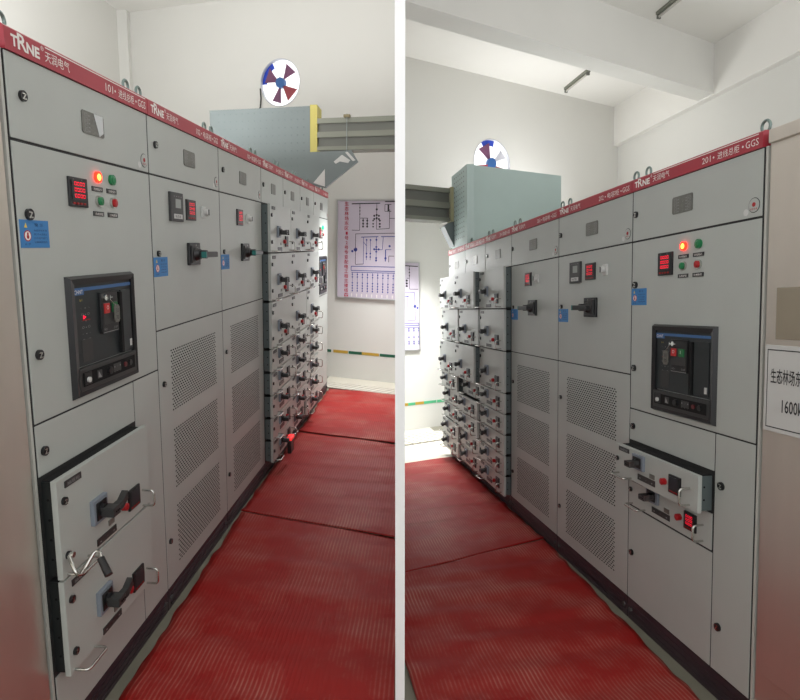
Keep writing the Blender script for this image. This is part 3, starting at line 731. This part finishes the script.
    blades = ((28, 72, MAUVE), (130, 176, MAUVE), (240, 268, MAUVE), (296, 340, FRED)) if s == 'L' else ((98, 140, MAUVE), (192, 225, FRED), (322, 350, FRED), (20, 48, mat('fan_blade_pale', (215, 215, 225), .5)))
    for k, (a0, a1, mm) in enumerate(blades):
        b = MB(); a0 = math.radians(a0); a1 = math.radians(a1); vs = []
        for (r, w_) in ((fr*.2, .6), (fr*.45, .85), (fr*.84, 1)):
            am = (a0+a1)/2; hw = (a1-a0)/2*w_
            for a, y in ((am-hw, .012), (am+hw, .03)):
                for dy in (0, .006): vs.append((r*math.cos(a), y+dy, r*math.sin(a)))
        fs = []
        for r in range(2):
            o_ = r*4
            fs += [(o_, o_+2, o_+6, o_+4), (o_+1, o_+5, o_+7, o_+3), (o_, o_+4, o_+5, o_+1), (o_+2, o_+3, o_+7, o_+6)]
        fs += [(0, 1, 3, 2), (8, 10, 11, 9)]
        b.add(vs, fs, mm); b.build('blade', F)
    for a in (22, 112, 202, 292):
        a = math.radians(a); b = MB(); b.tube([(0, .042, 0), ((fr-.006)*math.cos(a), .042, (fr-.006)*math.sin(a))], .004, WHITEP, 6); b.build('strut', F)
    # cable of the fan
    b = MB(); k = -1 if s == 'L' else 1
    b.tube([(k*fr*.98, -.012, -fr*.2), (k*fr*.95, -.014, -fr*.62), (k*fr*.98, -.018, -fr*1.0), (k*fr*1.2, -.03, -fr*1.28), (k*fr*1.6, -.06, -fr*1.46), (k*fr*2.0, -.10, -fr*1.60)], .008, BLACK2, 6)
    tag(b.build('fan_cable', None, M @ T(fx, 0, fz)), ('black cable curving down from the left-room fan to the duct box' if s == 'L' else 'black cable running down from the half-hidden right-room fan'), 'cable')
    # wall stripe just above the floor (painted dado line)
    xx = lambda n: (n-nw)*ln if s == 'L' else (n2-n)*ln
    z0 = .315 if s == 'L' else .31
    lst = [(-.35, -.075, GREENS), (-.045, .145, YELS), (.155, .325, GREENS), (.325, .54, YELS), (.55, .75, GREENS), (.75, .95, YELS), (.95, 1.15, GREENS)] if s == 'L' else \
          [(-.45, -.21, GREENS2), (-.20, -.02, GREENS2), (-.02, .10, YELS), (.10, .20, GREENS2), (.20, .36, YELS), (.36, .6, GREENS2)]
    b = MB()
    for (a, c, m_) in lst:
        xa, xb = sorted((xx(a), xx(c))); b.box(xa, xb, -.004, 0, z0, z0+.034, m_)
    o = struct(b.build('trim_1' if s == 'L' else 'trim_2', None, M)); clip(o, s)
    # drain grating at the foot of the far wall
    gu0, gu1 = (5.10, 5.36) if s == 'L' else (4.80, 5.22)
    g0 = -.2 if s == 'L' else 1.6
    G = frame(s, gu0-sk*g0, g0, .003, -sk if s == 'L' else sk, 1 if s == 'L' else -1)
    b = MB(); b.box(0, 2.1, 0, gu1-gu0, 0, .006, DARKM); xk = 0.0; st = .085 if s == 'L' else .10
    while xk < 2.05:
        b.prism([(xk, 0), (xk+st-.016, 0), (xk+st-.016+(.1 if s == 'L' else -.05), gu1-gu0), (xk+(.1 if s == 'L' else -.05), gu1-gu0)], .006, .014, GRT, 'z'); xk += st
    o = b.build('drain_grating', None, G); clip(o, s)
    tag(o, ('pale slatted drain grating on the floor behind the far red mat, left room' if s == 'L' else 'pale slatted drain grating on the bright floor at the far end, right room'), 'grating')

# corner pilaster, left room
b = MB(); nw = NW['L']; ub = U0['L']-SK['L']*nw
b.box(ub-.12, ub+.1, -nw-.13, -nw, 0, ZC['L'], WALL); o = b.build('trim_3', None, RM['L']); struct(o)
# beams of the right room
sk = .389
b = MB(); n_a, n_b = -3.40, 2.2
def bu(n, base): return base - sk*(n+3.35)
vs = []
for z in (3.99, 4.56):
    for (n, base) in ((n_a, 4.65), (n_a, 4.92), (n_b, 4.92), (n_b, 4.65)): vs.append((-bu(n, base), -n, z))
b.add(vs, [(0,1,2,3), (4,5,6,7), (0,1,5,4), (1,2,6,5), (2,3,7,6), (3,0,4,7)], BEAMM)
o = b.build('trim_4', None, RM['R']); struct(o); clip(o, 'R')
b = MB(); b.box(-7, 3, 3.31, 3.41, 3.97, 4.56, CEIL); o = b.build('trim_5', None, RM['R']); struct(o)

# ceiling tubes in the right room
for (ua, uc, lab) in ((5.55, 6.20, 'slim grey ceiling light beyond the concrete beam'), (3.0, 4.05, 'slim grey ceiling light this side of the concrete beam')):
    t = thing('ceiling_light', lab+', right room', 'ceiling light', frame('R', uc, -2.21, 4.53, -1, 0))
    Lw = uc-ua
    b = MB(); b.box(0, Lw, -.03, .03, -.01, .02, BUSL, .003); b.build('housing', t)
    b = MB(); b.tube([(.02, 0, -.03), (Lw-.02, 0, -.03)], .014, mat('tube_off', (200, 196, 190), .3), 10); b.build('tube', t)
    for x in (.0, Lw-.02): MB().box(x, x+.02, -.02, .02, -.05, -.01, BUSD, .002).build('lamp_holder', t)

# ------------------------------------------------------------------ wiring diagram boards
def board(s):
    L = s == 'L'; sk = SK[s]; nw = NW[s]
    z0, z1 = (1.005, 2.165) if L else (1.0, 2.095); Hh = z1-z0; W = 1.5
    n0 = .005 if L else .04
    if L: M = frame('L', U0['L']-sk*n0, n0, z0, -sk, 1) @ T(0, -.03, 0)
    else: M = frame('R', U0['R']-sk*(n0+W/1.073), n0+W/1.073, z0, sk, -1) @ T(0, -.03, 0)
    t = thing('wiring_diagram_board', ('lilac wiring diagram board with red vertical Chinese title on the left-room wall' if L else 'right-hand strip of a lilac wiring diagram board on the right-room wall'), 'diagram board', M)
    b = MB(); b.box(0, W, 0, .025, 0, Hh, PINKP); clip(b.build('panel', t), s)
    b = MB(); f = .014
    for a in ((0, f, 0, Hh), (W-f, W, 0, Hh), (0, W, 0, f), (0, W, Hh-f, Hh)): b.box(a[0], a[1], -.006, .012, a[2], a[3], FRM)
    clip(b.build('frame', t), s)
    y = -.002; b = MB()
    def ln(x0, za, x1, zb, m, w=.006):
        d = Vector((x1-x0, 0, zb-za)); n = Vector((-d.z, 0, d.x)).normalized()*w/2
        b.quad([(x0-n.x, y, za-n.z), (x1-n.x, y, zb-n.z), (x1+n.x, y, zb+n.z), (x0+n.x, y, za+n.z)], m)
    def dot(x, z, m, r=.011): b.cyl((x, 0, z), (0, -1, 0), r, .002, m, 10)
    if L:
        k = .00187; X = lambda zx: (zx-25)*k
        Z = lambda zy: Hh*(1-(zy-40)/632)
        tb = MB(); chars = '生态林场东区1号2号专变配电工程主接线图'; n = len(chars)
        for i, c in enumerate(chars):
            tb.text(c, X(80 if c not in '12' else 88), Z(50+i*30.8+26), .050, PRED, y, w=.052 if c not in '12' else .026, bold=.008)
        clip(tb.build('title_lettering', t), s)
        def l(x0, y0, x1, y1, m=PBLK, w=.006): ln(X(x0), Z(y0), X(x1), Z(y1), m, w)
        l(128, 66, 320, 62, PBLK, .011); l(352, 52, 620, 48, PBLK, .011)
        l(184, 66, 184, 232); l(130, 232, 184, 232); l(184, 155, 240, 155)
        for yy in (90, 110, 130): dot(X(184), Z(yy), PBLK, .008)
        for xx in (207, 235): 
            l(xx, 155, xx, 212, PBLK, .009)
            for yy in (170, 190, 208): dot(X(xx), Z(yy), PBLK, .012)
        l(298, 64, 298, 224); l(298, 224, 384, 218); l(384, 218, 384, 100)
        for yy in (100, 135, 155): dot(X(298), Z(yy), PBLK, .013)
        for xx in (282, 313):
            for yy in (140, 160): dot(X(xx), Z(yy), PBLK, .012)
        for yy in (170, 190, 208): dot(X(275), Z(yy), PBLK, .010); dot(X(320), Z(yy), PBLK, .012)
        for a in ((352, 70, 395, 70), (352, 112, 395, 112), (352, 70, 352, 112)): l(*a)
        l(375, 70, 375, 112, PBLK, .02); l(384, 155, 440, 155)
        l(157, 255, 620, 240); l(157, 255, 157, 448); l(157, 450, 212, 446); l(212, 446, 212, 275, PBLU); l(195, 275, 312, 270, PBLU, .009); l(330, 270, 620, 262, PBLU, .009)
        dot(X(157), Z(355), PBLU, .024); dot(X(135), Z(366), PBLU, .014); dot(X(150), Z(345), PINKP, .008)
        for xx in (233, 259):
            l(xx, 285, xx, 420, PBLU)
            for yy in (292, 378, 400): dot(X(xx), Z(yy), PBLU, .010)
        l(212, 305, 233, 330, PBLU); l(299, 272, 299, 430, PBLU)
        for yy in (290, 335, 350, 365, 405, 420): dot(X(299), Z(yy), PBLU, .012)
        for xx in (285, 315): dot(X(xx), Z(350), PBLU, .013)
        l(285, 350, 340, 352, PBLU); l(340, 352, 345, 270, PBLU)
        l(362, 350, 400, 350, PBLU); l(362, 350, 362, 425, PBLU, .012); dot(X(362), Z(405), PBLU, .014); dot(X(388), Z(328), PBLU, .013); l(384, 390, 384, 430); l(384, 390, 420, 390)
        for a in ((128, 463, 620, 456), (128, 490, 620, 484), (128, 463, 128, 490)): l(*a, PBLU, .008)
        l(130, 502, 620, 494, PBLU, .007)
        for i in range(14):
            xx = 137+i*35; l(xx, 500, xx, 628, PBLU, .005)
            for yy in (515, 532, 570, 588, 605, 622): dot(X(xx), Z(yy), PBLU, .009)
            l(xx-4, 640, xx-4, 660, WTXT, .012)
    else:
        # seen px 405..419 -> the last .2 m of the board
        X = lambda zx: W-(120-zx)*.0023; Z = lambda zy: Hh*(1-(zy-90)/545)
        def l(x0, y0, x1, y1, m=PBLK, w=.006): ln(X(x0), Z(y0), X(x1), Z(y1), m, w)
        l(-200, 108, 110, 117, PBLK, .011); l(55, 115, 55, 257); l(55, 257, 110, 257)
        for yy in (135, 155, 175): dot(X(55), Z(yy), PBLK, .009)
        l(38, 190, 55, 190)
        for yy in (205, 222, 238): dot(X(38), Z(yy), PBLK, .014)
        l(-200, 272, 86, 276, PBLU); l(86, 276, 90, 447, PBLU); l(90, 447, 42, 447, PBLU); l(42, 447, 42, 300, PBLU); l(20, 300, 50, 300, PBLU, .010)
        dot(X(88), Z(362), PBLU, .02); dot(X(105), Z(372), PBLU, .014)
        l(-200, 462, 112, 466, PBLU, .008); l(-200, 480, 112, 480, PBLU, .008); l(112, 466, 112, 480, PBLU, .008); l(-200, 492, 112, 492, PBLU)
        for xx in (16, 48, 80, 112):
            l(xx, 492, xx, 600, PBLU, .005)
            for yy in (500, 512, 552, 580, 592): dot(X(xx), Z(yy), PBLU, .010)
    clip(b.build('diagram_print', t), s)
board('L'); board('R')

# ------------------------------------------------------------------ duct boxes and busways
def duct(s):
    L = s == 'L'; sk = .25 if L else .33
    if L:
        u0, u1 = 4.2, 4.72; nf, nb = -.033, -1.073; zt = 2.90; zb = 2.196
    else:
        u0, u1 = 3.58, 4.12; nf, nb = -.012, -1.10; zt = 2.835; zb = 2.113
    # plan is a slight parallelogram, like the room
    def P(u, n, z): return (SG[s]*(u-sk*(n-nf)), -n, z)
    t = thing('duct_box', ('grey perforated duct box standing on the left-room cabinets below the fan' if L else 'pale blue-green duct box on top of the right-room cabinets'), 'duct box', RM[s])
    m = DUCT if L else DUCTT
    b = MB(); vs = [P(u, n, z) for z in (zb, zt) for (u, n) in ((u0, nf), (u0, nb), (u1, nb), (u1, nf))]
    b.add(vs, [(0,1,2,3), (4,5,6,7), (0,1,5,4), (1,2,6,5), (2,3,7,6), (3,0,4,7)], m)
    if L:
        for i in range(15):
            for j in range(9):
                n = nf-.06-i*.063; z = zb+.1+j*.07; q = P(u0, n, z); b.cyl((q[0]+.001, q[1], q[2]), (-1, 0, 0), .0065, .002, mat('hole_grey', (112, 124, 124), .7), 8)
    else:
        for i in range(6):
            for j in range(15):
                u = u0+.1+i*.065; z = zb+.08+j*.046
                if z > zt-.04: continue
                b.cyl((-u, -nf-.0005, z), (0, -1, 0), .007, .0015, DARKM, 8)
        # folded front edge
        q = P(u0-.004, nf-.06, 0); b.box(-u0-.001, -u0+.004, -nf-.0, -nf+.07, zb, zt, m); b.box(q[0]-.001, q[0]+.003, q[1]-.003, q[1], zb, zt, DARKM)
    b.build('casing', t)
    if L:
        # funnel piece reaching out below the busway, with slanted underside
        b = MB(); A = [(nf, zb+.0), (.115, 2.165), (.43, 2.40), (.37, 2.50), (nf, 2.49)]
        vs = [P(u0, n, z) for n, z in A] + [P(u0+.06, n, z) for n, z in A]; n_ = len(A)
        b.add(vs, [tuple(range(n_)), tuple(range(n_, 2*n_))] + [(i, n_+i, n_+(i+1) % n_, (i+1) % n_) for i in range(n_)], m); b.build('funnel', t)
        b = MB(); e = -.004
        for tri in (((.0, 2.21), (.115, 2.175), (.115, 2.335)), ((.20, 2.40), (.28, 2.46), (.36, 2.41), (.34, 2.385), (.26, 2.40), (.22, 2.38)), ((.31, 2.48), (.335, 2.485), (.41, 2.41), (.385, 2.40))):
            b = MB(); vs = [tuple(Vector(P(u0, n, z))+Vector((e, 0, 0))) for n, z in tri]; b.add(vs, [tuple(range(len(vs)))], WHITEP)
            b.build('torn_paper', t)
        b = MB(); fu0, fu1 = u0+.0, u0+.24; q0, q1 = nf, .035
        vs = [P(u, n, z) for z in (2.49, 2.912) for (u, n) in ((fu0+.002, q0), (fu0+.012, q1), (fu1, q1), (fu1, q0))]
        b.add(vs, [(0,1,2,3), (4,5,6,7), (0,1,5,4), (1,2,6,5), (2,3,7,6), (3,0,4,7)], YELLOW); b.build('yellow_flange', t)
    else:
        b = MB(); A = [(nf, zb+.02), (.10, 2.33), (.06, 2.36), (nf, 2.38)]
        vs = [P(u0+.45, n, z) for n, z in A] + [P(u0+.62, n, z) for n, z in A]; n_ = len(A)
        b.add(vs, [tuple(range(n_)), tuple(range(n_, 2*n_))] + [(i, n_+i, n_+(i+1) % n_, (i+1) % n_) for i in range(n_)], DUCT); b.build('funnel', t)
        b = MB(); vs = [P(u, n, z) for z in (2.38, 2.72) for (u, n) in ((u0+.46, nf), (u0+.47, .02), (u0+.60, .02), (u0+.60, nf))]
        b.add(vs, [(0,1,2,3), (4,5,6,7), (0,1,5,4), (1,2,6,5), (2,3,7,6), (3,0,4,7)], mat('olive_flange', (170, 166, 130), .5)); b.build('flange', t)
    # busway crossing the aisle
    if L: ua, na, za, h = u0+.012, .036, 2.505, .285
    else: ua, na, za, h = u0+.49, .021, 2.385, .325
    O = frame(s, ua-sk*(na-nf), na, za, -sk, 1)
    B = thing('busway', ('grey ribbed busway running right from the yellow flange, left room' if L else 'olive grey ribbed busway running left from the pale duct box, right room'), 'busway', O)
    sy = 1 if L else -1   # local Y points away from the camera on the left, towards it on the right
    def bx(bb, y0, y1, a, c, m):
        y0, y1 = sorted((y0*sy, y1*sy)); bb.box(0, 2.2, y0, y1, a, c, m)
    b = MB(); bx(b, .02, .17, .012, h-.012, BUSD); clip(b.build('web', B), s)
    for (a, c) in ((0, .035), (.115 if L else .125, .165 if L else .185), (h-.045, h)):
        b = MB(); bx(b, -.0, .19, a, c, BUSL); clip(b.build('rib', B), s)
    if L:
        Hn = thing('busway_hanger', 'thin threaded rod with brass-coloured clamp hanging over the left-room busway', 'hanger', O @ T(.30, -.012, 0))
        MB().tube([(0, 0, -.035), (0, 0, h+.03)], .0035, STEEL, 6).build('rod', Hn)
        b = MB(); b.box(-.03, .03, -.012, .02, h-.002, h+.022, mat('brass_clamp', (128, 116, 84), .5), .003); b.build('clamp', Hn)
duct('L'); duct('R')

# ------------------------------------------------------------------ added wall standing for the white gap between the two views
b = MB(); b.box(-.0158, .0158, 1.9, 9.5, -.6, 6.2, PARTW)
struct(b.build('wall_gap_strip', None))

b = MB(); b.box(-5, 5, -1.7, -1.5, -.5, 1.0, WALL)  # low unseen wall, added to keep back light off the lower parts
struct(b.build('wall_light_block', None))

# ------------------------------------------------------------------ light
W = bpy.data.worlds.new('daylight'); SC.world = W; W.use_nodes = True
bg = W.node_tree.nodes['Background']; bg.inputs[0].default_value = (.97, .98, 1, 1); bg.inputs[1].default_value = 1.2
def area(name, M, sx, sy, power, col=(1, 1, 1), spread=180):
    l = bpy.data.lights.new(name, 'AREA'); l.shape = 'RECTANGLE'; l.size = sx; l.size_y = sy; l.energy = power; l.color = col; l.spread = math.radians(spread)
    o = bpy.data.objects.new(name, l); COL.objects.link(o); o.matrix_world = M; return o
def aim(s, u, n, z, tu, tn, tz):
    p = RM[s] @ Vector((SG[s]*u, -n, z)); q = RM[s] @ Vector((SG[s]*tu, -tn, tz))
    return Matrix.Translation(p) @ (q-p).to_track_quat('-Z', 'Y').to_matrix().to_4x4()
warm = (1, 1, 1)
area('far_fill', aim('L', 4.7, .50, 2.2, 4.5, .40, 0), .7, .3, 14, warm, 115)  # added lamp without a fixture, brightens the far left mat and floor
area('room_upfill', aim('L', 2.8, -1.9, 2.4, 2.8, -1.9, 5), 3.0, 1.6, 62, warm)  # added uplight hidden behind the left row, bounces off the ceiling
area('far_fill', aim('R', 4.6, .18, 2.3, 4.8, .05, 0), .5, .3, 27, warm, 120)  # added lamp over the right aisle, whitens the far floor and wall
area('room_upfill', aim('R', 5.9, -1.5, 2.6, 5.8, -1.4, 5), 1.4, 1.2, 22, warm)  # added uplight past the beam, lifts the far ceiling
area('room_upfill', aim('R', 2.0, -2.0, 2.4, 2.0, -2.2, 5), 2.2, 1.2, 10, warm)  # added weak uplight for the ceiling this side of the beam

# ------------------------------------------------------------------ camera
cam = bpy.data.cameras.new('camera'); cam.sensor_fit = 'HORIZONTAL'; cam.sensor_width = 36; cam.lens = 27; cam.clip_start = .05
co = bpy.data.objects.new('camera', cam); COL.objects.link(co)
co.location = (0, 0, CAMZ); co.rotation_euler = (PI/2-TH, 0, 0)
SC.camera = co
SC.view_settings.view_transform = 'Standard'; SC.view_settings.look = 'None'; SC.view_settings.gamma = 1
SC.view_settings.exposure = .6; SC.view_settings.use_curve_mapping = False
